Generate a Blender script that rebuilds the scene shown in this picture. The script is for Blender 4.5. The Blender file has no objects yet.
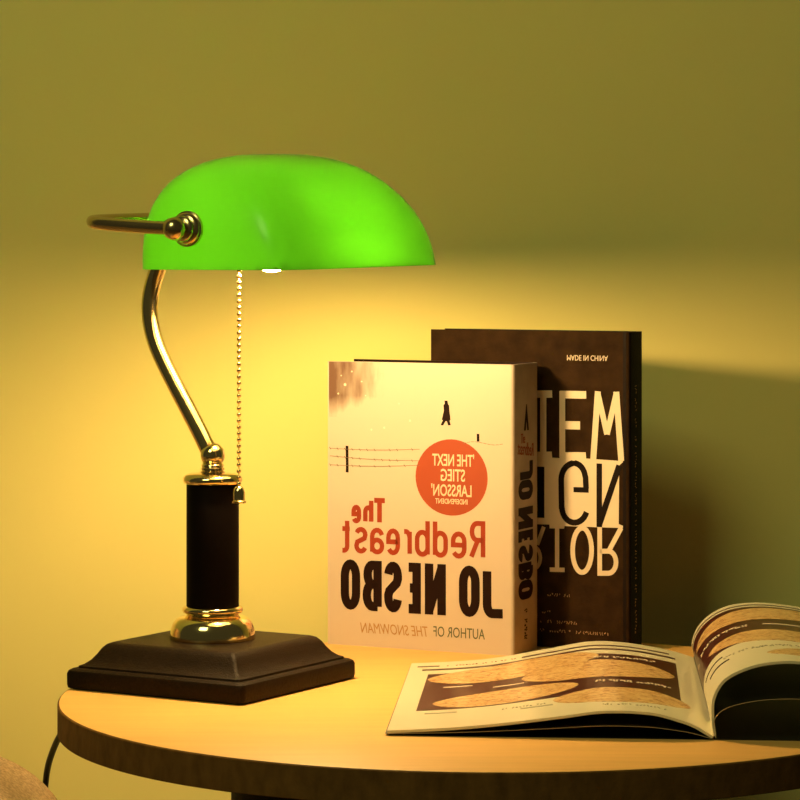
import bpy, bmesh, math, random
from mathutils import Vector
random.seed(7)
D = bpy.data; C = bpy.context.scene.collection
TT = 0.75                                   # table top height (m)

# ---------------------------------------------------------------- camera
cd = D.cameras.new('camera'); cam = D.objects.new('camera', cd); C.objects.link(cam)
cam.location = (0, 0, TT + .314); cam.rotation_euler = (math.pi/2, 0, 0)
cd.sensor_width = 36; cd.lens = 2959/800*36; cd.shift_y = -(400-243)/800
cd.clip_start = .05
bpy.context.scene.camera = cam

# ---------------------------------------------------------------- world, lights, exposure
w = D.worlds.new('world'); bpy.context.scene.world = w; w.use_nodes = True
bg = w.node_tree.nodes['Background']
bg.inputs[0].default_value = (1, .92, .42, 1); bg.inputs[1].default_value = .04
def area(name, loc, target, size, sy, power, col):
    l = D.lights.new(name, 'AREA'); l.shape = 'RECTANGLE'; l.size = size; l.size_y = sy
    l.energy = power; l.color = col
    o = D.objects.new(name, l); C.objects.link(o); o.location = loc
    d = Vector(target) - Vector(loc); o.rotation_euler = d.to_track_quat('-Z', 'Y').to_euler()
area('ceiling_softbox', (-1.0, .5, 2.6), (-.2, 2.3, 1.2), .8, .8, 15.5, (.93, 1, .42))
BULB = 700.0
vs = bpy.context.scene.view_settings
vs.view_transform = 'Standard'; vs.look = 'None'; vs.gamma = 1; vs.use_curve_mapping = False
vs.exposure = 0.0

# ---------------------------------------------------------------- materials
def mat(name, col, rough=.5, metal=0, spec=.5, coat=0, noise=None, bump=None, coat_rough=.1):
    """noise=(scale, amount, stretch(x,y,z)); bump=(scale, strength)"""
    m = D.materials.new(name); m.use_nodes = True; nt = m.node_tree; N = nt.nodes; L = nt.links
    b = N['Principled BSDF']; b.inputs['Base Color'].default_value = (*col, 1)
    b.inputs['Roughness'].default_value = rough; b.inputs['Metallic'].default_value = metal
    b.inputs['Specular IOR Level'].default_value = spec
    b.inputs['Coat Weight'].default_value = coat; b.inputs['Coat Roughness'].default_value = coat_rough
    tc = N.new('ShaderNodeTexCoord')
    if noise:
        mp = N.new('ShaderNodeMapping'); mp.inputs['Scale'].default_value = noise[2] if len(noise) > 2 else (1, 1, 1)
        n = N.new('ShaderNodeTexNoise'); n.inputs['Scale'].default_value = noise[0]; n.inputs['Detail'].default_value = 6
        r = N.new('ShaderNodeValToRGB')
        lo = [c*(1-noise[1]) for c in col]; hi = [min(1, c*(1+noise[1])) for c in col]
        r.color_ramp.elements[0].color = (*lo, 1); r.color_ramp.elements[1].color = (*hi, 1)
        r.color_ramp.elements[0].position = .3; r.color_ramp.elements[1].position = .7
        L.new(tc.outputs['Object'], mp.inputs[0]); L.new(mp.outputs[0], n.inputs[0])
        L.new(n.outputs[0], r.inputs[0]); L.new(r.outputs[0], b.inputs['Base Color'])
    if bump:
        n = N.new('ShaderNodeTexNoise'); n.inputs['Scale'].default_value = bump[0]; n.inputs['Detail'].default_value = 4
        bp = N.new('ShaderNodeBump'); bp.inputs['Strength'].default_value = bump[1]; bp.inputs['Distance'].default_value = .001
        L.new(tc.outputs['Object'], n.inputs[0]); L.new(n.outputs[0], bp.inputs['Height']); L.new(bp.outputs[0], b.inputs['Normal'])
    return m
M = {}
M['wall'] = mat('wall_paint', (.90, .78, .29), .85, spec=.2, bump=(160, .08))
M['floor'] = mat('floor_boards', (.22, .13, .07), .5, noise=(6, .3, (1, 8, 1)))
M['beech'] = mat('beech_veneer', (.80, .44, .135), .5, spec=.25, noise=(9, .05, (1.2, 14, 1)))
M['edge'] = mat('dark_edge_grain', (.15, .07, .020), .6, spec=.06, noise=(60, .25, (2, 2, 1)), bump=(250, .3))
M['drum'] = mat('dark_stain', (.005, .003, .002), .6, spec=.1, noise=(20, .3, (1, 1, .1)))
M['brass'] = mat('polished_brass', (.92, .72, .36), .12, 1)
M['brass_dark'] = mat('aged_brass', (.62, .46, .24), .22, 1)
M['black'] = mat('black_lacquer', (.004, .002, .0015), .6, spec=.05)
M['base'] = mat('bronze_black_cast', (.014, .0075, .0035), .48, spec=.10, noise=(500, .3), bump=(900, .5))
M['cord'] = mat('black_rubber', (.01, .01, .01), .5)
M['plush'] = mat('beige_plush', (.50, .36, .22), .95, spec=.1, noise=(420, .35), bump=(500, 1.0))
M['leg_wood'] = mat('chair_leg_wood', (.18, .10, .05), .5, noise=(20, .3, (1, 1, .1)))
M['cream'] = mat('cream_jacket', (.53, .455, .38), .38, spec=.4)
M['spine_cream'] = mat('darker_jacket_spine', (.42, .34, .25), .45, spec=.35, noise=(60, .12))  # spine tone, browner and more mottled than the cream front
M['paper'] = mat('page_edges', (.35, .24, .12), .9, noise=(300, .15, (.05, 1, .05)))
M['ink_brown'] = mat('dark_brown_ink', (.012, .004, .0025), .6, spec=.1)
M['ink_red'] = mat('brick_red_ink', (.27, .038, .016), .55, spec=.2)
M['badge'] = mat('orange_red_badge', (.31, .062, .028), .5, spec=.2)
M['ink_cream'] = mat('cream_ink', (.66, .55, .42), .5)
M['ink_green'] = mat('dark_green_ink', (.07, .09, .04), .5)
M['ink_tan'] = mat('tan_ink', (.36, .20, .065), .5)
M['ink_grey'] = mat('greybrown_ink', (.16, .10, .06), .6)
M['cloth'] = mat('brown_book_cloth', (.026, .013, .005), .75, spec=.04, noise=(70, .35), bump=(400, .4))
M['cloth_dark'] = mat('dark_book_cloth', (.008, .004, .0025), .6, spec=.1, bump=(400, .3))
M['paper_white'] = mat('pale_snow_print', (.72, .64, .54), .5)
M['ink_gold'] = mat('dim_gold_ink', (.38, .22, .10), .6)
M['glossy_page'] = mat('glossy_white_page', (.74, .68, .50), .3, spec=.5, coat=.3, coat_rough=.15)
M['page_side'] = mat('magazine_page_edges', (.55, .42, .26), .8)
M['maroon'] = mat('maroon_print', (.050, .006, .005), .28, spec=.3, coat=.08, coat_rough=.15)
M['crust'] = mat('bread_crust_print', (.68, .36, .12), .3, spec=.5, coat=.4, coat_rough=.15)
M['mag_cover_and_shade'] = mat('black_cover_and_leaf_shade', (.012, .010, .009), .4)
M['print_grey'] = mat('pale_grey_print', (.42, .38, .28), .5)
M['socket'] = mat('socket_metal', (.55, .42, .22), .3, 1)

def crust():                                  # blotchy bread photograph
    nt = M['crust'].node_tree; N = nt.nodes; L = nt.links; b = N['Principled BSDF']
    tc = N.new('ShaderNodeTexCoord'); mp = N.new('ShaderNodeMapping'); mp.inputs['Scale'].default_value = (1, 2.6, 1)
    n = N.new('ShaderNodeTexNoise'); n.inputs['Scale'].default_value = 120; n.inputs['Detail'].default_value = 5
    n.inputs['Distortion'].default_value = 2.0
    r = N.new('ShaderNodeValToRGB'); e = r.color_ramp.elements
    e[0].position = .38; e[0].color = (.30, .09, .02, 1); e[1].position = .58; e[1].color = (.80, .57, .27, 1)
    k = e.new(.46); k.color = (.70, .38, .12, 1)
    L.new(tc.outputs['Object'], mp.inputs[0]); L.new(mp.outputs[0], n.inputs[0]); L.new(n.outputs[0], r.inputs[0]); L.new(r.outputs[0], b.inputs['Base Color'])
crust()

def glass_mat(name, col, rough, trans, dcol=None):
    m = D.materials.new(name); m.use_nodes = True; nt = m.node_tree; N = nt.nodes; L = nt.links
    for n in list(N): N.remove(n)
    o = N.new('ShaderNodeOutputMaterial'); tr = N.new('ShaderNodeBsdfTranslucent'); df = N.new('ShaderNodeBsdfDiffuse')
    gl = N.new('ShaderNodeBsdfGlossy'); mx = N.new('ShaderNodeMixShader'); m2 = N.new('ShaderNodeMixShader'); fr = N.new('ShaderNodeFresnel')
    tr.inputs[0].default_value = (*col, 1); df.inputs[0].default_value = (*(dcol or col), 1)
    gl.inputs['Roughness'].default_value = rough; fr.inputs[0].default_value = 1.4; mx.inputs[0].default_value = trans
    L.new(df.outputs[0], mx.inputs[1]); L.new(tr.outputs[0], mx.inputs[2]); L.new(fr.outputs[0], m2.inputs[0])
    L.new(mx.outputs[0], m2.inputs[1]); L.new(gl.outputs[0], m2.inputs[2]); L.new(m2.outputs[0], o.inputs[0])
    return m
M['green'] = glass_mat('green_cased_glass', (.10, .68, .018), .3, .43, (.17, .52, .03))
M['opal'] = glass_mat('white_opal_lining', (.56, .56, .53), .4, .5)
bm_ = D.materials.new('lit_bulb'); bm_.use_nodes = True; N = bm_.node_tree.nodes
for n in list(N): N.remove(n)
em = N.new('ShaderNodeEmission'); oo = N.new('ShaderNodeOutputMaterial'); em.inputs[0].default_value = (1, .64, .25, 1); em.inputs[1].default_value = BULB
bm_.node_tree.links.new(em.outputs[0], oo.inputs[0]); M['bulb'] = bm_

# ---------------------------------------------------------------- helpers (all local units are centimetres scaled to metres here)
def cm(p): return tuple(c/100 for c in p)
def mesh(name, verts, faces, m, parent=None, smooth=False, auto=None, mats=None, fmat=None):
    me = D.meshes.new(name); me.from_pydata([cm(v) for v in verts], [], faces)
    bm = bmesh.new(); bm.from_mesh(me); bmesh.ops.remove_doubles(bm, verts=bm.verts, dist=1e-6)
    bmesh.ops.recalc_face_normals(bm, faces=bm.faces); bm.to_mesh(me); bm.free()
    me.materials.append(M[m] if isinstance(m, str) else m)
    if mats:
        for k in mats: me.materials.append(M[k])
    if smooth or auto:
        for p in me.polygons: p.use_smooth = True
        if auto: me.set_sharp_from_angle(angle=math.radians(auto))
    o = D.objects.new(name, me); C.objects.link(o); o.parent = parent
    return o
def bevel(o, wd, seg=3, ang=30):
    b = o.modifiers.new('bevel', 'BEVEL'); b.width = wd/100; b.segments = seg; b.limit_method = 'ANGLE'; b.angle_limit = math.radians(ang)
    for p in o.data.polygons: p.use_smooth = True
    o.data.set_sharp_from_angle(angle=math.radians(40)); return o
def box(x0, x1, y0, y1, z0, z1):
    v = [(x, y, z) for z in (z0, z1) for y in (y0, y1) for x in (x0, x1)]
    return v, [(0, 2, 3, 1), (4, 5, 7, 6), (0, 1, 5, 4), (1, 3, 7, 5), (3, 2, 6, 7), (2, 0, 4, 6)]
def prism(out, z0, z1):
    n = len(out); v = [(x, y, z0) for x, y in out] + [(x, y, z1) for x, y in out]
    return v, [tuple(range(n))[::-1], tuple(range(n, 2*n))] + [(i, (i+1) % n, n+(i+1) % n, n+i) for i in range(n)]
def lathe(prof, seg=64, c=(0, 0)):
    v = []; f = []
    for r, z in prof:
        for k in range(seg):
            a = 2*math.pi*k/seg; v.append((c[0]+r*math.cos(a), c[1]+r*math.sin(a), z))
    n = len(prof)
    for i in range(n-1):
        for k in range(seg):
            k2 = (k+1) % seg; f.append((i*seg+k, i*seg+k2, (i+1)*seg+k2, (i+1)*seg+k))
    f.append(tuple(range(seg))[::-1]); f.append(tuple((n-1)*seg+k for k in range(seg)))
    return v, f
def smooth_path(pts, n=8):
    P = [Vector(p) for p in pts]; P = [P[0]*2-P[1]] + P + [P[-1]*2-P[-2]]; out = []
    for i in range(1, len(P)-2):
        a, b, c, d = P[i-1:i+3]
        for k in range(n):
            t = k/n
            out.append(.5*((2*b)+(c-a)*t+(2*a-5*b+4*c-d)*t*t+(3*b-a-3*c+d)*t**3))
    out.append(P[-2]); return out
def tube(pts, r, seg=16):
    P = [Vector(p) for p in pts]; v = []; f = []; up = None
    for i, p in enumerate(P):
        t = (P[min(i+1, len(P)-1)]-P[max(i-1, 0)]).normalized()
        if up is None: up = t.orthogonal().normalized()
        up = (up - t*up.dot(t)).normalized(); s = t.cross(up); rr = r[i] if isinstance(r, list) else r
        for k in range(seg):
            a = 2*math.pi*k/seg; v.append(tuple(p+(up*math.cos(a)+s*math.sin(a))*rr))
    for i in range(len(P)-1):
        for k in range(seg):
            k2 = (k+1) % seg; f.append((i*seg+k, i*seg+k2, (i+1)*seg+k2, (i+1)*seg+k))
    f.append(tuple(range(seg))[::-1]); f.append(tuple((len(P)-1)*seg+k for k in range(seg)))
    return v, f
def sphere(c, r, sz=1, seg=32, ring=16):
    v, f = lathe([(max(1e-4, r*math.sin(math.pi*i/ring)), c[2]-r*sz*math.cos(math.pi*i/ring)) for i in range(ring+1)], seg, (c[0], c[1]))
    return v, f
def join(*parts):
    V = []; F = []
    for v, f in parts:
        o = len(V); V += list(v); F += [tuple(i+o for i in q) for q in f]
    return V, F
def thing(name, label, cat, loc, rz=0):
    o = D.objects.new(name, None); C.objects.link(o); o.empty_display_size = .05
    o.location = (loc[0]/100, loc[1]/100, TT+loc[2]/100); o.rotation_euler = (0, 0, rz)
    o['label'] = label; o['category'] = cat; return o
def struct(o): o['kind'] = 'structure'; return o

# ---------------------------------------------------------------- the room (world: x right, y away, z up, cm)
struct(mesh('wall_back', *box(-320, 320, 243.7, 260, 0, 290), 'wall'))
struct(mesh('floor', *box(-320, 320, -120, 260, -6, 0), 'floor'))
struct(mesh('baseboard_back', *box(-320, 320, 242.5, 243.68, 0.02, 9), 'cream'))

# ---------------------------------------------------------------- table
tb = thing('round_side_table', 'round light wood table with a dark grained edge and dark drum pedestal', 'table', (6.3, 205.5, -TT*100))
H = TT*100; R = 29.9
mesh('tabletop', *lathe([(R-.55, H-2.0), (R-.35, H-1.8), (R-.35, H-.14), (R-.12, H-.04), (R-.25, H), (.01, H)], 160), 'beech', tb, auto=35)
rim = mesh('edge_band', *join(lathe([(R-.33, H-2.15), (R-.05, H-2.15), (R, H-2.1), (R, H-.12), (R-.08, H-.05), (R-.33, H-.05)], 160)), 'edge', tb, auto=35)
bm = bmesh.new(); bm.from_mesh(rim.data)       # open ring: drop the two end discs
bmesh.ops.delete(bm, geom=[f for f in bm.faces if len(f.verts) > 10], context='FACES')
bm.verts.ensure_lookup_table(); lo = sorted([e for e in bm.edges if e.is_boundary], key=lambda e: e.verts[0].co.z)
bmesh.ops.bridge_loops(bm, edges=lo); bmesh.ops.recalc_face_normals(bm, faces=bm.faces); bm.to_mesh(rim.data); bm.free()
mesh('pedestal', *lathe([(16, 2), (16.3, 2.3), (16.3, H-2.9), (15, H-2.03)], 96, (-1.7, 0)), 'drum', tb, auto=35)
mesh('foot_plate', *lathe([(21, 0), (21.4, .5), (21, 2.0), (19, 2.4)], 96, (-1.7, 0)), 'drum', tb, auto=35)

# ---------------------------------------------------------------- armchair, its right arm reaching into the frame
ch = thing('armchair', 'beige plush armchair, only its rounded arm showing at the lower left', 'armchair', (-34, 200, -75))
def pill(x0, x1, y0, y1, z0, z1, r, n=8):      # front view rounded rectangle swept along y
    out = []
    for cx, cz, a0 in ((x1-r, z1-r, 0), (x0+r, z1-r, 90), (x0+1.5, z0+1.5, 180), (x1-1.5, z0+1.5, 270)):
        rr = r if cz > (z0+z1)/2 else 1.5
        for k in range(n+1):
            a = math.radians(a0+90*k/n); out.append((cx+rr*math.cos(a), cz+rr*math.sin(a)))
    m = len(out); cxm = (x0+x1)/2; czm = (z0+z1)/2; V = []; F = []
    ys = [(y0, .80), (y0+.6, .93), (y0+2.2, 1), (y1-2.2, 1), (y1-.6, .96), (y1, .86)]
    for y, s in ys:
        for x, z in out: V.append((cxm+(x-cxm)*s, y, czm+(z-czm)*(s if z > czm else 1)))
    for i in range(len(ys)-1):
        for k in range(m): F.append((i*m+k, i*m+(k+1) % m, (i+1)*m+(k+1) % m, (i+1)*m+k))
    F.append(tuple(range(m))); F.append(tuple((len(ys)-1)*m+k for k in range(m))[::-1])
    return V, F
mesh('arm', *pill(-9.2, 9.2, -38, 31, 12, 67.2, 9.1, 14), 'plush', ch, auto=50)
mesh('arm', *pill(-88.2, -69.8, -38, 31, 12, 67.2, 9.1, 14), 'plush', ch, auto=50)
mesh('seat', *pill(-69.7, -9.3, -36, 20, 14, 43, 5), 'plush', ch, auto=50)
mesh('backrest', *pill(-69.7, -9.3, 17, 33, 40, 88, 6), 'plush', ch, auto=50)
for x in (-84, 4):
    for y in (-34, 26): mesh('leg', *lathe([(1.6, 0), (2.4, 12.2)], 20, (x, y)), 'leg_wood', ch, auto=40)

# ---------------------------------------------------------------- banker's lamp; local x = front of lamp, y = along the shade
TH = .533
lp = thing('desk_lamp', 'brass desk lamp with a green glass shade and pull chain', 'lamp', (-13.35, 210.9, 0), -TH)
def rsq(h, r, n=5):                            # rounded square ring
    o = []
    for sx, sy, a0 in ((1, 1, 0), (-1, 1, 90), (-1, -1, 180), (1, -1, 270)):
        for k in range(n+1):
            a = math.radians(a0+90*k/n); o.append((sx*(h-r)+r*math.cos(a), sy*(h-r)+r*math.sin(a)))
    return o
prof = [(7.15, 0), (7.45, .12), (7.5, .35), (7.5, 1.1), (7.42, 1.32), (7.22, 1.45), (7.0, 1.5), (6.9, 1.47), (6.86, 1.62), (6.6, 1.72), (6.25, 2.0), (5.95, 2.4), (5.7, 2.82), (5.45, 3.08), (5.15, 3.2)]
V = []; F = []
for h, z in prof: V += [(x, y, z) for x, y in rsq(h, .45 if h > 6.9 else .3)]
n = 24
for i in range(len(prof)-1): F += [(i*n+k, i*n+(k+1) % n, (i+1)*n+(k+1) % n, (i+1)*n+k) for k in range(n)]
F += [tuple(range(n))[::-1], tuple((len(prof)-1)*n+k for k in range(n))]
mesh('base', V, F, 'base', lp, auto=32)
mesh('base_flange', *lathe([(2.9, 3.2), (3.02, 3.25), (3.03, 3.5), (2.98, 3.9), (2.85, 4.3), (2.6, 4.62), (2.35, 4.75), (2.2, 4.8), (1.95, 4.86), (1.86, 4.95), (1.9, 5.02), (2.1, 5.1), (2.18, 5.25), (2.14, 5.42), (2.0, 5.52), (1.9, 5.55)]), 'brass', lp, auto=60)
mesh('column', *lathe([(1.85, 5.5), (1.87, 5.56), (1.87, 14.35), (1.85, 14.4)]), 'black', lp, auto=60)
mesh('column_cap', *lathe([(1.9, 14.24), (2.04, 14.3), (2.12, 14.48), (2.1, 14.66), (1.98, 14.84), (1.75, 14.94), (.95, 15.02), (.8, 15.04)]), 'brass', lp, auto=60)
mesh('neck_collar', *lathe([(.88, 15.02), (.88, 15.12), (.77, 15.17), (.76, 15.22), (.85, 15.27), (.85, 15.36), (.76, 15.41), (.75, 15.46), (.82, 15.52), (.8, 15.6), (.7, 15.7)], 48), 'brass', lp, auto=60)
mesh('ball_joint', *sphere((0, 0, 16.28), .88), 'brass', lp, smooth=True)
sx = lambda x: (-13.25-(x-400)/2959*210.9)/(.8613+.508*(x-400)/2959)
def sp(x, y):
    s = sx(x); Z = 210.9+.508*s; return (-s, 0, 31.4-(y-243)*Z/2959)
path = [sp(*q) for q in ((211, 453), (201, 432), (187.5, 406), (173.5, 379), (161.5, 354), (155, 336), (151.5, 318), (151, 303), (153.5, 287), (158, 272), (164, 257), (172, 241))]+[(-2.0, 0, 32.6), (-1.7, 0, 33.1)]
mesh('stem', *tube(smooth_path(path, 6), .6, 24), 'brass', lp, smooth=True)
W = 12.5; roll = .012; KX = 5.4
yk = [(KX, -W, 32.35), (3.4, -W, 32.45), (.9, -W, 32.6), (-.9, -W+.15, 32.75), (-1.7, -W+.6, 32.82), (-2.05, -W+1.6, 32.9), (-2.05, -6, 33.05), (-2.05, 0, 33.15), (-2.05, 6, 33.15), (-2.05, W-1.6, 33.1), (-1.7, W-.6, 33.05), (-.9, W-.15, 33.0), (.9, W, 32.9), (3.4, W, 32.75), (KX, W, 32.65)]
mesh('yoke', *tube(smooth_path(yk, 6), .45, 20), 'brass_dark', lp, smooth=True)
def sidelathe(prof, y, sgn, z):                # lathe about the y axis
    v, f = lathe(prof, 40); return [(KX+a, y+sgn*c, z+b) for a, b, c in v], f
for sgn, z in ((-1, 32.35), (1, 32.65)):
    kb = [(.05, -.82), (.42, -.72), (.7, -.42), (.8, 0), (.7, .38), (.5, .56), (.46, .66), (.82, .72), (.9, .88), (.84, 1.0), (.7, 1.04), (.95, 1.1), (1.08, 1.24), (1.1, 1.38), (1.2, 1.42), (1.22, 1.62), (.6, 1.68), (.3, 2.6), (.05, 2.6)]
    mesh('shade_knob', *sidelathe(kb, sgn*W, -sgn, z), 'brass_dark', lp, auto=60)
# shade: rounded-box dome with straight rim
SA, SL, SH, SM, SN, SK, SQ = 6.5, 10.65, 7.95, 8.0, 2.65, 1.3, 6.8
def shade(off):
    V = []; F = []; A, L_, Hh = SA-off, SL-off, SH-off; nf, ne = 96, 28
    for j in range(ne):
        e = (math.pi/2)*(j/ne); rho = max(0, math.cos(e))**(2/SN); z = math.sin(e)**(2/SN)
        for k in range(nf):
            a = 2*math.pi*(k+.5)/nf; c, s = math.cos(a), math.sin(a)
            mm = SM-(SM-4.2)*z**2
            r = (abs(c)**mm+abs(s)**mm)**(-1/mm)
            V.append((SQ+rho*r*c*A*(1-.18*min(1, z*1.4) if c > 0 else 1)-SK*z*z, rho*r*s*L_, 29.72+z*Hh+roll*rho*r*s*L_))
    for j in range(ne-1):
        F += [(j*nf+k, j*nf+(k+1) % nf, (j+1)*nf+(k+1) % nf, (j+1)*nf+k) for k in range(nf)]
    V.append((SQ-SK, 0, 29.72+Hh)); F += [((ne-1)*nf+k, (ne-1)*nf+(k+1) % nf, len(V)-1) for k in range(nf)]
    return V, F, nf
Vo, Fo, nf = shade(0); Vi, Fi, _ = shade(.38); o = len(Vo)
F = Fo+[tuple(i+o for i in f)[::-1] for f in Fi]+[(k, o+k, o+(k+1) % nf, (k+1) % nf) for k in range(nf)]
sh = mesh('glass_shade', Vo+Vi, F, 'green', lp, auto=60, mats=['opal'])
ctr = Vector((SQ/100, 0, .3))
for p in sh.data.polygons:                     # inner lining is white opal glass
    c = Vector(p.center); 
    if p.normal.dot(c-ctr) < -1e-5: p.material_index = 1
# socket, bulb, chain
BX, BY = 5.0, 0
mesh('socket', *lathe([(.3, 37.0), (.9, 36.9), (1.55, 36.4), (1.6, 35.4), (1.5, 33.0), (1.2, 32.3)][::-1], 32, (BX, BY)), 'socket', lp, auto=50)
mesh('bulb', *sphere((BX, BY, 31.05), 1.7), 'bulb', lp, smooth=True)
cx, cy = 3.54, -1.95
beads = []; z = 33.9; zs = []
while z > 14.5: zs.append(z); z -= .44
chn = mesh('pull_chain', *join(tube([(cx, cy, 34.2), (cx, cy, 14.2)], .035, 6), *[sphere((cx, cy, q), .17, 1, 10, 6) for q in zs]), 'brass', lp, smooth=True)
mesh('pull_knob', *lathe([(.50, 13.18), (.52, 13.3), (.42, 13.38), (.43, 13.9), (.36, 14.2), (.15, 14.38), (.05, 14.42)], 28, (cx, cy)), 'brass', chn, auto=50)
# power cord (lamp-local): over the back of the table edge and down to the wall
def loc(X, Z, h):
    dx, dz = X+13.25, Z-210.9; c, s = math.cos(TH), math.sin(TH); return (dx*c-dz*s, dx*s+dz*c, h)
cord = [loc(-17.5, 217.5, .6), loc(-19.5, 220, .45), loc(-20.4, 221.5, .35), loc(-21.3, 222.6, -.6), loc(-22.7, 224.5, -3), loc(-25.4, 228, -5.6), loc(-27.2, 233, -8.5), loc(-28.3, 237, -12), loc(-28.6, 239, -18), loc(-28.8, 240.5, -35), loc(-29.5, 240.5, -60), loc(-31, 240.5, -73), loc(-38, 240.5, -74.6), loc(-60, 240.5, -74.6)]
mesh('power_cord', *tube(smooth_path(cord, 8), .25, 10), 'cord', lp, smooth=True)

# ---------------------------------------------------------------- lettering by strokes
def arc(cx, cy, rx, ry, a0, a1, n=12):
    return [(cx+rx*math.cos(math.radians(a0+(a1-a0)*k/n)), cy+ry*math.sin(math.radians(a0+(a1-a0)*k/n))) for k in range(n+1)]
def rr(x0, x1, y0, y1, rx, ry):                # closed rounded loop
    return arc(x1-rx, y1-ry, rx, ry, 0, 90, 6)+arc(x0+rx, y1-ry, rx, ry, 90, 180, 6)+arc(x0+rx, y0+ry, rx, ry, 180, 270, 6)+arc(x1-rx, y0+ry, rx, ry, 270, 360, 6)
# glyph(w, h): list of (points, closed) on the stroke centre lines, box inset done by caller
SWC = 0
def G(ch, w, h):
    w, h = float(w), float(h)
    if ch == 'J': return [([(w, h)]+[(w, .25*h)]+arc(w-.42*w, .22*h, .42*w, .22*h, 0, -90, 6)+[(-SWC*.9, 0.02)], 0)]
    if ch == 'O': return [(rr(0, w, 0, h, w/2, h*.3), 1)]
    if ch == 'N': return [([(0, -SWC), (0, h+SWC)], 0), ([(w, -SWC), (w, h+SWC)], 0), ([(0, h+SWC*.2), (w, -SWC*.2)], 0)]
    if ch == 'E': return [([(w, h), (0, h), (0, 0), (w, 0)], 0), ([(0, h/2), (w*.85, h/2)], 0)]
    if ch == 'S': return [(arc(w/2, .76*h, w/2, .24*h, 10, 180, 10)+[(0, .70*h)]+[(w*.12, .60*h), (w*.88, .40*h), (w, .30*h)]+arc(w/2, .24*h, w/2, .24*h, 0, -170, 10), 0)]
    if ch == 'B': return [([(0, 0), (0, h), (w*.5, h)]+arc(w*.5, .77*h, w*.42, .23*h, 90, -90, 10)+[(0, .54*h)], 0), ([(w*.4, .54*h)]+arc(w*.5, .27*h, w*.5, .27*h, 90, -90, 10)+[(0, 0)], 0)]
    if ch == 'T': return [([(0, h), (w, h)], 0), ([(w/2, h), (w/2, 0)], 0)]
    if ch == 'R': return [([(0, 0), (0, h), (w*.5, h)]+arc(w*.5, .75*h, w*.45, .25*h, 90, -90, 10)+[(0, .5*h)], 0), ([(w*.45, .5*h), (w, 0)], 0)]
    x = .66*h                                   # x-height
    if ch == 'h': return [([(0, 0), (0, h)], 0), (arc(w/2, x*.68, w/2, x*.32, 180, 0, 8)+[(w, 0)], 0)]
    if ch == 'e': return [([(0, x*.5), (w, x*.5)]+arc(w/2, x*.68, w/2, x*.32, 0, 180, 8)+arc(w/2, x*.32, w/2, x*.32, 180, 330, 8), 0)]
    if ch == 'd': return [([(w, 0), (w, h)], 0), (rr(0, w, 0, x, w/2, x*.32), 1)]
    if ch == 'b': return [([(0, 0), (0, h)], 0), (rr(0, w, 0, x, w/2, x*.32), 1)]
    if ch == 'r': return [([(0, 0), (0, x)], 0), (arc(w*.7, x*.68, w*.7, x*.32, 180, 90, 6)+[(w, x)], 0)]
    if ch == 'a': return [([(w, 0), (w, x*.68)]+arc(w/2, x*.7, w/2, x*.3, 0, 165, 8), 0), (rr(0, w, 0, x*.55, w/2, x*.26), 1)]
    if ch == 's': return [(arc(w/2, .76*x, w/2, .24*x, 20, 180, 8)+[(w*.1, .60*x), (w*.9, .42*x)]+arc(w/2, .25*x, w/2, .25*x, 0, -160, 8), 0)]
    if ch == 't': return [([(w*.35, h*.9), (w*.35, .2*x)]+arc(w*.35+w*.45, .2*x, w*.45, .2*x, 180, 270, 5)+[(w, 0)], 0), ([(0, x), (w, x)], 0)]
    return []
def ribbon(pts, closed, sw, swx=None):
    """flat stroke; sw = half width"""
    P = [Vector(p).to_2d() for p in pts]; Q = []
    for p in P:
        if not Q or (p-Q[-1]).length > 1e-4: Q.append(p)
    P = Q
    if closed and (P[0]-P[-1]).length < 1e-4: P.pop()
    n = len(P); Lf = []; Rt = []
    for i, p in enumerate(P):
        a = P[i-1] if (i > 0 or closed) else None; b = P[(i+1) % n] if (i < n-1 or closed) else None
        d1 = (p-a).normalized() if a is not None else (b-p).normalized(); d2 = (b-p).normalized() if b is not None else d1
        n1 = Vector((-d1.y, d1.x)); n2 = Vector((-d2.y, d2.x)); m = n1+n2
        m = n1 if m.length < 1e-3 else m.normalized(); k = sw/max(.42, m.dot(n1))
        Lf.append(p+m*k); Rt.append(p-m*k)
    V = [(*q,) for q in Lf]+[(*q,) for q in Rt]
    F = [(i, (i+1) % n, n+(i+1) % n, n+i) for i in range(n if closed else n-1)]
    return V, F
def word(spec, h, sw):
    """spec: list of (char, x0, x1[, height, y0]) boxes incl. stroke width -> 2D verts, faces"""
    global SWC
    V = []; F = []; SWC = sw
    for s in spec:
        ch, x0, x1 = s[:3]; hh = s[3] if len(s) > 3 else h; y0 = s[4] if len(s) > 4 else 0
        for pts, cl in G(ch, max(.01, x1-x0-2*sw), hh-2*sw):
            v, f = ribbon([(x+x0+sw, y+y0+sw) for x, y in pts], cl, sw)
            o = len(V); V += v; F += [tuple(i+o for i in q) for q in f]
    return V, F
LIFT = .018
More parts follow.
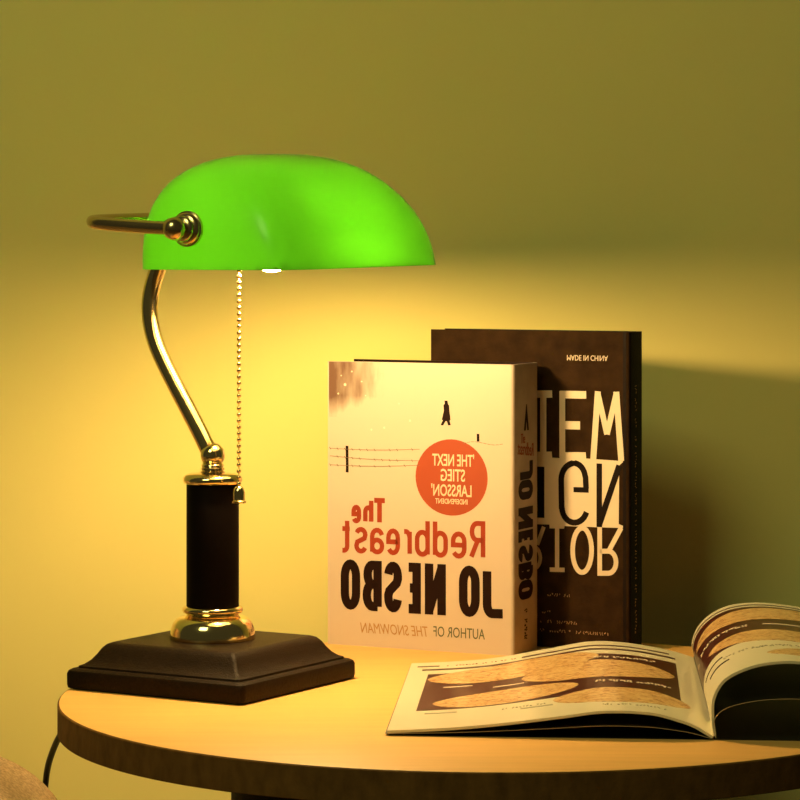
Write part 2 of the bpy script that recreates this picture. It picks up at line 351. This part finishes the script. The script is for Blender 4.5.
def put(name, vf, fn, m, parent, th=LIFT):
    """raise flat 2D ink onto a surface given by fn(x, y, lift)"""
    V, F = vf; n = len(V); par_ = list(range(n))
    def fd(i):
        while par_[i] != i: par_[i] = par_[par_[i]]; i = par_[i]
        return i
    for f in F:
        for q in f[1:]: par_[fd(q)] = fd(f[0])
    ids = {}
    for i in range(n): ids.setdefault(fd(i), len(ids))
    ex = [(ids[fd(i)] % 9)*.0009 for i in range(n)]
    base = [fn(x, y, .002+e*.3) for (x, y), e in zip(V, ex)]; top = [fn(x, y, th+e) for (x, y), e in zip(V, ex)]
    cnt = {}
    for f in F:
        for i in range(len(f)):
            e = (f[i], f[(i+1) % len(f)]); k = tuple(sorted(e)); cnt.setdefault(k, []).append(e)
    FF = [tuple(i+n for i in f) for f in F]+[tuple(reversed(f)) for f in F]
    for k, es in cnt.items():
        if len(es) == 1: a, b = es[0]; FF.append((a, b, b+n, a+n))
    me = D.meshes.new(name); me.from_pydata([cm(v) for v in base+top], [], FF); me.materials.append(M[m])
    o = D.objects.new(name, me); C.objects.link(o); o.parent = parent; return o
def font(txt, w, h, shear=0, off=0.0):
    """text outline from the built-in font fitted into w x h (2D verts, faces)"""
    c = D.curves.new('t', 'FONT'); c.body = txt; c.size = 1; c.offset = off; c.resolution_u = 3; c.shear = shear
    o = D.objects.new('t', c); C.objects.link(o); dg = bpy.context.evaluated_depsgraph_get(); dg.update()
    me = D.meshes.new_from_object(o.evaluated_get(dg)); V = [(v.co.x, v.co.y) for v in me.vertices]; F = [tuple(p.vertices) for p in me.polygons]
    D.objects.remove(o); D.curves.remove(c); D.meshes.remove(me)
    x0 = min(v[0] for v in V); x1 = max(v[0] for v in V); y0 = min(v[1] for v in V); y1 = max(v[1] for v in V)
    return [((x-x0)/(x1-x0)*w, (y-y0)/(y1-y0)*h) for x, y in V], F
def shift(vf, dx, dy): return [(x+dx, y+dy) for x, y in vf[0]], vf[1]
def poly(pts): return list(pts), [tuple(range(len(pts)))]
def disc(cx, cy, rx, ry, n=48): return poly([(cx+rx*math.cos(2*math.pi*k/n), cy+ry*math.sin(2*math.pi*k/n)) for k in range(n)])
def squiggle(w, h, step, seed):                # unreadably small print
    r = random.Random(seed); V = []; F = []; x = 0
    while x < w:
        k = r.random()
        if k > .15:
            for _ in range(2):
                p = [(x+r.random()*step*.7, r.random()*h) for _ in range(2)]
                p[0] = (p[0][0], 0 if r.random() < .5 else h*.5); p[1] = (p[1][0]+.01, p[0][1]+h*.5*r.choice((1, .9)))
                v, f = ribbon(p, 0, h*.09); o = len(V); V += v; F += [tuple(i+o for i in q) for q in f]
        x += step
    return V, F

# ---------------------------------------------------------------- hardback books; local x: 0 at spine corner, minus to the left; y: depth; z up
def book(name, label, loc_, rz, w_, th, h, cov, spn, ct, inset, over=.25):
    b = thing(name, label, 'book', loc_, rz)
    r = .35
    fr = [(-w_, 0), (-r, 0)]+[(-r+r*math.sin(math.radians(a)), r-r*math.cos(math.radians(a))) for a in range(15, 91, 15)]
    bk = [(-r+r*math.cos(math.radians(a)), th-r+r*math.sin(math.radians(a))) for a in range(0, 91, 15)]
    inner = [(-r, th-ct), (-ct, th-ct), (-ct, ct), (-w_, ct)]
    mesh('back_cover', *box(-w_, -r-.01, th-ct, th, 0, h), 'cloth_dark' if cov == 'cloth' else 'ink_brown', b)
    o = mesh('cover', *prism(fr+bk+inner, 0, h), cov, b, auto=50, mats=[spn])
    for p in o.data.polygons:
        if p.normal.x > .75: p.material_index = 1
    pb = box(-w_+inset, -ct-.01, ct+.01, th-ct-.01, over, h-over)
    mesh('page_block', *pb, 'paper', b)
    return b, o
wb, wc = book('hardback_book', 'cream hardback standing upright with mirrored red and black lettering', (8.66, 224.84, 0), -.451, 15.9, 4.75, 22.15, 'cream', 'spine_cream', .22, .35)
PX = 15.82/(514.5-328.6)
def wx(x): return (x-514.0)*PX
def wy(x, y):                                  # photo row -> height on cover (edges converge slightly)
    t = (514-x)/185.4; top = 365.2-3.6*t; bot = 655.5-11.5*t; return 22.15*(bot-y)/(bot-top)
fw = lambda x, y, l: (x, -l, y)
def mirror(vf, xr): return [(xr-x, y) for x, y in vf[0]], [f[::-1] for f in vf[1]]
def at(vf, xr, y0): return [(xr-x, y+y0) for x, y in vf[0]], [f[::-1] for f in vf[1]]
def bxs(lst, xr): return [(c, (xr-b)*PX, (xr-a)*PX)+tuple(rest) for c, a, b, *rest in lst]
def inv(lst, xr):                              # photo x ranges -> mirrored word boxes
    return bxs([(c, a, b, *r_) for c, a, b, *r_ in lst], xr)
y0 = wy(430, 614.2)
put('author_lettering', at(word(inv([('J', 483.5, 503.5), ('O', 460, 480.5), ('N', 426, 447), ('E', 405.5, 422), ('S', 385, 403), ('B', 363, 382.5), ('O', 340.5, 360.5)], 503.5), 3.92, .36), wx(503.5), y0), fw, 'ink_brown', wc)
yr = wy(430, 557)
put('title_lettering', at(join(
    word(inv([('R', 470, 486), ('e', 452, 467.5), ('d', 434, 449), ('b', 416, 431), ('r', 403, 413), ('e', 387, 401), ('a', 370.5, 385), ('s', 354.5, 368), ('t', 340, 352)], 486), 2.95, .19),
    shift(word(inv([('T', 372.5, 388), ('h', 366.5-1.5, 366.5-1.5+.01), ], 486)[:1], 2.1, .20), 0, 2.30),
    shift(word(inv([('h', 363.5, 374), ('e', 351.5, 361.5)], 486), 2.0, .19), 0, 2.34)), wx(486), yr), fw, 'ink_red', wc)
ya = wy(430, 636)
put('tagline_lettering', at(font('AUTHOR OF', 51*PX, .80), wx(485.5), wy(460, 637.6)), fw, 'ink_green', wc)
put('tagline_lettering', at(font('THE SNOWMAN', 68*PX, .80, .25), wx(428.5), wy(395, 634.6)), fw, 'ink_tan', wc)
bc = (wx(452.5), wy(452.5, 477.6))
bd = put('badge', disc(bc[0], bc[1], 3.05, 2.93), fw, 'badge', wc, .015)
T4 = [("'THE NEXT", 41.5, 8, 475, 466.2), ('STIEG', 24, 8, 466, 481.5), ("LARSSON'", 40, 8, 472.5, 496.5), ('INDEPENDENT', 32, 3.3, 468.5, 504)]
for t, ww, hh, xr, yb in T4:
    put('badge_lettering', at(font(t, ww*PX, hh*1.55*.0765, 0, .012), wx(xr), wy(452, yb)), lambda x, y, l: (x, -l-.015, y), 'ink_cream', bd, .012)
# walking figure, fence, trees, snow on the jacket picture
fig = [(445.6, 401), (448.6, 401), (449, 404), (450.2, 406), (450.6, 412), (451.6, 420), (450.6, 421), (451.8, 425.5), (449.4, 425.8), (448, 421.5), (446.6, 421.5), (444.2, 425.8), (441.8, 425.5), (444, 420.5), (443, 420), (445, 411), (444.6, 405.5), (446, 404)]
def pic(pts): return poly([(wx(x), wy(x, y)) for x, y in pts])
def pline(pts, sw): return ribbon([(wx(x), wy(x, y)) for x, y in pts], 0, sw)
put('walking_figure', pic(fig[::-1]), fw, 'ink_brown', wc)
fence = [pic([(345.6, 446), (345.9, 472.5), (348.6, 472.7), (348.3, 446.2)]), pic([(477.6, 434), (477.7, 441.6), (480.2, 441.8), (480.1, 434.2)])]
rn = random.Random(3)
for ya_, yb_ in ((448.5, 449.5), (456, 461), (465, 465.5)):
    for seg in range(24):
        xa = 329.5+seg*3.8; k = lambda x: ya_+(yb_-ya_)*((x-329)/90)+1.3*math.sin((x-329)/90*math.pi)
        fence.append(pline([(xa, k(xa)), (xa+3.8, k(xa+3.8))], .018))
        if seg % 2 == 0 and rn.random() < .75: fence.append(pline([(xa-.6, k(xa)-1.1), (xa+.9, k(xa)+1.1)], .022))
for seg in range(10):
    xa = 464+seg*4; fence.append(pline([(xa, 443.5-1.6*math.sin(seg*.6)), (xa+3.2, 443.6-1.6*math.sin(seg*.6+.5))], .018))
for f_ in fence[:2]: put('fence_post', f_, fw, 'ink_brown', wc)
put('fence_wire', join(*fence[2:]), fw, 'ink_grey', wc)
tm = D.materials.new('misty_forest_print'); tm.use_nodes = True; nt = tm.node_tree; N = nt.nodes; L = nt.links; b_ = N['Principled BSDF']; b_.inputs['Roughness'].default_value = .4
tc = N.new('ShaderNodeTexCoord'); mp = N.new('ShaderNodeMapping'); mp.inputs['Location'].default_value = (0, 0, 0); mp.inputs['Scale'].default_value = (1, 1, .28)
nz = N.new('ShaderNodeTexNoise'); nz.inputs['Scale'].default_value = 110; nz.inputs['Detail'].default_value = 6
sepx = N.new('ShaderNodeSeparateXYZ')
mr = N.new('ShaderNodeMapRange'); mr.inputs[1].default_value = -.1582; mr.inputs[2].default_value = -.092; mr.inputs[3].default_value = 1.0; mr.inputs[4].default_value = -.35
mz = N.new('ShaderNodeMapRange'); mz.inputs[1].default_value = .1795; mz.inputs[2].default_value = .195; mz.inputs[3].default_value = -.8; mz.inputs[4].default_value = 0
ns = N.new('ShaderNodeMath'); ns.operation = 'MULTIPLY_ADD'; ns.inputs[1].default_value = 1.2; ns.inputs[2].default_value = -.58
ad = N.new('ShaderNodeMath'); ad.operation = 'ADD'; ad2 = N.new('ShaderNodeMath'); ad2.operation = 'ADD'
rp = N.new('ShaderNodeValToRGB'); rp.color_ramp.elements[0].position = .12; rp.color_ramp.elements[0].color = (.53, .455, .38, 1)
rp.color_ramp.elements[1].position = .85; rp.color_ramp.elements[1].color = (.14, .075, .05, 1)
L.new(tc.outputs['Object'], mp.inputs[0]); L.new(mp.outputs[0], nz.inputs[0]); L.new(tc.outputs['Object'], sepx.inputs[0])
L.new(sepx.outputs[0], mr.inputs[0]); L.new(sepx.outputs[2], mz.inputs[0]); L.new(nz.outputs[0], ns.inputs[0])
L.new(ns.outputs[0], ad.inputs[0]); L.new(mr.outputs[0], ad.inputs[1]); L.new(ad.outputs[0], ad2.inputs[0]); L.new(mz.outputs[0], ad2.inputs[1])
L.new(ad2.outputs[0], rp.inputs[0]); L.new(rp.outputs[0], b_.inputs['Base Color']); M['forest'] = tm
put('forest_picture', poly([(-15.8, 17.8), (-8.5, 17.8), (-8.5, 22.12), (-15.8, 22.12)]), fw, 'forest', wc, .008)
flakes = [disc(wx(x), wy(x, y), r_, r_, 10) for x, y, r_ in ((345, 385, .11), (338, 394, .07), (362, 382, .06), (352, 372, .06), (372, 430, .07), (385, 428, .08), (411, 421, .08), (400, 404, .05), (366, 396, .05), (341, 376, .05))]
for f_ in flakes: put('snowflake', f_, fw, 'paper_white', wc, .02)
# spine print: text runs downward, letter tops to the left
fs = lambda x, y, l: (l, 3.95-y, 18.9-x)       # x = down from 18.9, y = letter height towards the front corner
SP = .0762
def syy(y): return (y-405.5)*SP                # photo row on the spine -> distance down
def wspec(lst, o): return [(c, syy(a)-o, syy(b_)-o) for c, a, b_ in lst]
sl = word([('J', syy(460.5), syy(479.3)), ('O', syy(479.8), syy(499.5)), ('N', syy(507), syy(528.5)), ('E', syy(530.5), syy(545.5)), ('S', syy(545.5), syy(562)), ('B', syy(563), syy(580.5)), ('O', syy(580.5), syy(599.8))], 2.75, .30)
put('spine_lettering', shift(sl, 0, .35), fs, 'ink_brown', wc)
put('spine_lettering', shift(font('The', .8, .75), syy(440), 1.55), lambda x, y, l: (l, .2+x*0+(x-syy(440))*1.0+1.1, 18.9-syy(440)-(y-1.55)*-1-.2), 'ink_red', wc)
put('spine_lettering', font('Redbreast', 3.0, 1.0), lambda x, y, l: (l, .7+(3.0-x), 18.9-syy(457)+y+.1*x), 'ink_red', wc)
put('spine_figure', poly([(0, 0), (.5, 0), (.62, .9), (.9, 0), (1.3, 0), (.85, 1.6), (.8, 2.0), (.62, 2.0), (.5, 1.6)]), lambda x, y, l: (l, 1.9+x*.7, 18.9-syy(430)+y), 'ink_brown', wc)
put('spine_lettering', squiggle(2.4, .5, .2, 5), lambda x, y, l: (l, 2.5-y, 18.9-syy(609)-x), 'ink_brown', wc)

# ---- dark book behind
db, dc = book('hardback_book', 'taller dark brown cloth hardback behind the cream book, with large cream letters', (17.6, 226.75, 0), -.476, 17.04, 2.7, 24.56, 'cloth', 'cloth_dark', .25, .4)
dc.name = 'cover'
DP = 17.04/(629.6-430.6)
def dx(x): return (x-629.6)*DP*(1+.02*(x-629.6)/200)
def dy(x, y):
    t = (629.6-x)/199; top = 333.2-4*t; bot = 652.8-13.6*t; return 24.56*(bot-y)/(bot-top)
mesh('hinge_strip', *box(-.55, -.3, -.02, .0, .02, 24.54), 'cloth_dark', dc)
def dpoly(pts): return poly([(dx(x), dy(x, y)) for x, y in pts])
def dl(pts, wpx=6, closed=0): return ribbon([(dx(x), dy(x, y)) for x, y in pts], closed, wpx*DP/2*.95)
def dell(cx_, cy_, rx, ry, a0, a1, n=28): return [(cx_+rx*math.cos(math.radians(a0+(a1-a0)*k/n)), cy_+ry*math.sin(math.radians(a0+(a1-a0)*k/n))) for k in range(n+1)]
row1 = join(dl([(544, 391), (544, 456)], 6.4), dl([(535, 394.5), (553, 394.5)], 7), dl([(563.2, 391.5), (563.2, 458)], 6),
            dl([(561, 395), (587, 395.5)], 7.2), dl([(562, 425.5), (581, 426)], 7.8),
            dl([(594, 461), (598.6, 392)], 6), dl([(598.3, 393), (607.6, 435)], 5.6), dl([(607.6, 435), (617, 393)], 5.6), dl([(616.6, 392.5), (621.5, 461.5)], 6))
put('title_lettering', row1, fw, 'ink_cream', dc, .014)
put('title_panel', dpoly([(524, 452), (552.5, 452), (553, 458), (560.5, 458.5), (561, 452.5), (586.5, 452.8), (587, 459), (624, 461.8), (619.5, 466), (619, 524.5), (625.5, 527.2), (625, 528.5), (598, 527.6), (565.5, 526.3), (565, 529), (550.5, 528.6), (550.3, 524.8), (524, 524.2)][::-1]), fw, 'ink_cream', dc, .012)
row2 = join(dl([(541.5, 467), (541.5, 518)], 7.6),
            dl([(587, 489)]+[(586.5, 478)]+dell(574.5, 478.5, 11.6, 15, 0, -90, 10)[1:]+dell(575.5, 480, 13.3, 16.5, 270, 180, 10)+[(562.3, 490), (562.6, 508)]+dell(575.5, 507, 12.7, 16, 175, 20, 14), 5.8),
            dl([(589.5, 490.5), (574.5, 490)], 5),
            dl([(600, 464), (600, 527.4)], 5.6), dl([(600, 525), (619.6, 466)], 6))
put('title_lettering', row2, lambda x, y, l: (x, -l-.012, y), 'cloth_dark', dc, .01)
row3 = join(dl([(558, 528), (558, 570)], 4.4), dl([(550.6, 569.8), (565.5, 570.2)], 4.2),
            dl(dell(583, 550.5, 9.4, 22.2, 0, 360, 40), 4.8, 1),
            dl([(600.4, 527.5), (600.4, 573.5)]+[(609, 573.5)]+dell(609, 562.5, 7.4, 11, 90, -90, 12)+[(600.4, 551.5)], 4.7),
            dl([(609.5, 551), (621.5, 528)], 4.7), dl([(538, 545), (544.5, 527)], 4), dl(dell(534, 558, 7, 11, -80, 80, 12), 3.6))
put('title_lettering', row3, fw, 'ink_cream', dc, .013)
mc = font('MADE IN CHINA', 40*DP, .42)
put('small_print', ([(dx(568)+x, dy(588, 356)-y) for x, y in mc[0]], [f[::-1] for f in mc[1]]), fw, 'ink_cream', dc)
for xa, xb, yy in ((548, 571, 596), (540, 550, 613), (541, 578, 622.5), (541, 608, 631.5)):
    put('small_print', squiggle((xb-xa)*DP, .24, .2, xa+yy), lambda x, y, l: (dx(xa)+x, -l, dy(xa, yy)+y-.05*x*0), 'ink_gold', dc)
put('small_print', squiggle(19, .32, .26, 9), lambda x, y, l: (l, 1.35-y, 20.5-x), 'ink_gold', dc)

# ---------------------------------------------------------------- open magazine; local x right, y away, origin at the near end of the spine
mg = thing('open_magazine', 'open glossy magazine with pictures of bread loaves on dark maroon', 'magazine', (19.8, 186.9, 0), -.0785)
ML = 29.2
PR = {('L', 0): [(0, .22), (-.3, .38), (-1.1, .85), (-2.1, 1.22), (-4, 1.67), (-6.9, 1.74), (-9.7, 1.36), (-13.5, .86), (-17, .52), (-20.7, .30)],
      ('L', 1): [(0, .95), (-.5, 1.05), (-1.4, 1.35), (-2.9, 1.72), (-5.6, 2.14), (-8.2, 2.2), (-11.1, 1.68), (-14.8, .98), (-17.6, .66), (-21.3, .45)],
      ('R', 0): [(0, .22), (-.12, 1.3), (-.05, 2.6), (.6, 3.75), (1.9, 4.5), (3.5, 4.92), (5.5, 4.98), (8.5, 4.45), (12.5, 2.9), (16.4, 1.0)],
      ('R', 1): [(0, .95), (-.75, 1.75), (-.6, 2.9), (.15, 3.95), (1.4, 4.75), (3.0, 5.12), (5.2, 5.1), (8, 4.6), (12, 3.1), (16.2, 1.1)]}
def curve(key, n=240):
    P = smooth_path([(x, 0, h) for x, h in PR[key]], 12); d = [0]
    for a, b in zip(P, P[1:]): d.append(d[-1]+(b-a).length)
    out = []; j = 0
    for k in range(n+1):
        t = d[-1]*k/n
        while j < len(d)-2 and d[j+1] < t: j += 1
        s = (t-d[j])/max(1e-9, d[j+1]-d[j]); out.append(P[j].lerp(P[j+1], min(1, max(0, s))))
    return out
CV = {k: curve(k) for k in PR}
def surf(side, u, v, lift=0):                  # u 0 spine..1 outer, v 0 near..1 far
    u = min(1, max(0, u))*240; i = min(239, int(u)); s = u-i
    def pt(j): return CV[(side, 0)][j].lerp(CV[(side, 1)][j], v)
    p = pt(i).lerp(pt(i+1), s); t = (pt(i+1)-pt(i)).normalized()
    n = Vector((-t.z, 0, t.x)) if side == 'R' else Vector((t.z, 0, -t.x))
    p = p+n*lift; return (p.x, v*ML, p.z+.03)
def sheaf(name, side, th, lift0, scale, m, parent, mats=None, un=60, u1=1.0, v0=0, v1=1):
    V = []; F = []; vn = 8
    for layer, l in ((0, 0), (1, -th)):
        for j in range(vn+1):
            for i in range(un+1):
                x, y, z = surf(side, u1*i/un, v0+(v1-v0)*j/vn, l); V.append((x+(lift0 if side == 'R' else -lift0), y, max(.02+(0 if layer else .02), z*scale)))
    a = (un+1)*(vn+1)
    for j in range(vn):
        for i in range(un):
            q = (j*(un+1)+i, j*(un+1)+i+1, (j+1)*(un+1)+i+1, (j+1)*(un+1)+i); F.append(q); F.append(tuple(k+a for k in q)[::-1])
    rim_ = [i for i in range(un+1)]+[j*(un+1)+un for j in range(1, vn+1)]+[vn*(un+1)+i for i in range(un-1, -1, -1)]+[j*(un+1) for j in range(vn-1, 0, -1)]
    F += [(rim_[k], rim_[(k+1) % len(rim_)], rim_[(k+1) % len(rim_)]+a, rim_[k]+a) for k in range(len(rim_))]
    return mesh(name, V, F, m, parent, auto=40, mats=mats)
lpg = sheaf('left_pages', 'L', .17, 0, 1, 'glossy_page', mg, un=120)
rpg = sheaf('right_pages', 'R', .17, 0, 1, 'glossy_page', mg, un=120)
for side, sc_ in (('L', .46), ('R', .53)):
    ls = sheaf('lower_sheet', side, .06, .12, sc_, 'mag_cover_and_shade', mg, mats=['page_side'])  # lower leaf coloured black to paint in the shade beneath the pages
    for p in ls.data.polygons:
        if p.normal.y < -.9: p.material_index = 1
mesh('back_cover', *box(-20.6, -.05, .1, ML-.1, 0.0, .015), 'mag_cover_and_shade', mg)
mesh('front_cover', *box(.05, 20.6, .1, ML-.1, 0.0, .015), 'mag_cover_and_shade', mg)
def pm(side, pts2): return pts2
def grid(u0, u1, v0, v1, nu=90, nv=3):
    V = [(u0+(u1-u0)*i/nu, v0+(v1-v0)*j/nv) for j in range(nv+1) for i in range(nu+1)]
    return V, [(j*(nu+1)+i, j*(nu+1)+i+1, (j+1)*(nu+1)+i+1, (j+1)*(nu+1)+i) for j in range(nv) for i in range(nu)]
def oval(u0, u1, v0, v1, skew=0, ns=70, clip=None):   # pointed-oval loaf, strip mesh
    V = []; F = []
    for i in range(ns+1):
        t = -1+2*i/ns; hw = max(.001, (1-abs(t)**2.3))**.6; u = (u0+u1)/2+(u1-u0)/2*t; vc = (v0+v1)/2+skew*t
        for j in range(5): V.append((u, vc+(v1-v0)/2*hw*(-1+j/2)))
    for i in range(ns):
        for j in range(4): F.append((i*5+j, (i+1)*5+j, (i+1)*5+j+1, i*5+j+1))
    return V, F
def ink(name, side, vf, m, parent, lift): return put(name, vf, lambda u, v, l: surf(side, u, v, l), m, parent, lift)
PRINTS = [
    ('L', 'grid', (.10, .93, .25, .80), 'maroon'), ('L', 'grid', (.10, .955, .862, .885), 'maroon'), ('L', 'grid', (.12, .62, .92, .937), 'maroon'), ('L', 'grid', (.90, .975, .925, .94), 'maroon'),
    ('L', 'oval', (.355, .925, .615, .865, -.03), 'crust'), ('L', 'oval', (.11, .61, .455, .705, 0), 'crust'),
    ('L', 'oval', (.42, .885, .26, .455, -.02), 'crust'), ('L', 'oval', (.07, .50, .115, .305, 0), 'crust'),
    ('R', 'grid', (.05, .95, .36, .92), 'maroon'), ('R', 'grid', (.06, .95, .945, .96), 'maroon'),
    ('R', 'oval', (.09, .68, .69, .89, .03), 'crust'), ('R', 'oval', (.15, .72, .32, .50, -.04), 'crust'), ('R', 'oval', (.34, .80, .08, .21, 0), 'crust')]
#PRINTS-END
for i, (side, kind, a, m) in enumerate(PRINTS):
    par = lpg if side == 'L' else rpg
    ink('photo_panel' if m == 'maroon' else 'bread_picture', side, grid(*a) if kind == 'grid' else oval(*a), m, par, .012 if m == 'maroon' else .02)

def line(side, u0, u1, v, w_, m, par, lift=.026):
    nu = 30; V = [(u0+(u1-u0)*i/nu, v+w_*(j-.5)) for j in range(2) for i in range(nu+1)]
    ink('caption_rule', side, (V, [(i, i+1, nu+2+i, nu+1+i) for i in range(nu)]), m, par, lift)
def caption(side, u0, u1, v, h, m, par, seed, lift=.028):
    V, F = squiggle(abs(u1-u0)*22, h*ML*.75, .24, seed); sg = 1 if side == 'R' else -1
    ink('caption', side, ([(min(u0, u1)+x/22, v+y/ML) for x, y in V], F), m, par, lift)
for args in (('L', .16, .38, .735, .030, 'ink_cream', lpg, 1), ('L', .13, .36, .385, .032, 'ink_cream', lpg, 2), ('L', .15, .85, .185, .018, 'print_grey', lpg, 3),
             ('L', .15, .34, .075, .018, 'print_grey', lpg, 8), ('L', .64, .88, .925, .010, 'badge', lpg, 4),
             ('R', .07, .30, .585, .036, 'ink_cream', rpg, 5), ('R', .20, .62, .235, .028, 'print_grey', rpg, 6), ('R', .5, .7, .60, .012, 'ink_cream', rpg, 7)):
    if args[2]-args[1] > .5: args = ('L', .52, .66, .18, .016, 'print_grey', lpg, 3)
    caption(*args)
for args in (('L', .77, .865, .575, .012, 'ink_cream', lpg), ('L', .60, .70, .515, .012, 'ink_cream', lpg), ('L', .80, .90, .205, .010, 'print_grey', lpg), ('L', .50, .60, .16, .010, 'print_grey', lpg),
             ('R', .36, .52, .60, .014, 'ink_cream', rpg), ('R', .13, .22, .20, .012, 'ink_brown', rpg), ('R', .10, .20, .28, .010, 'ink_brown', rpg)):
    line(*args)
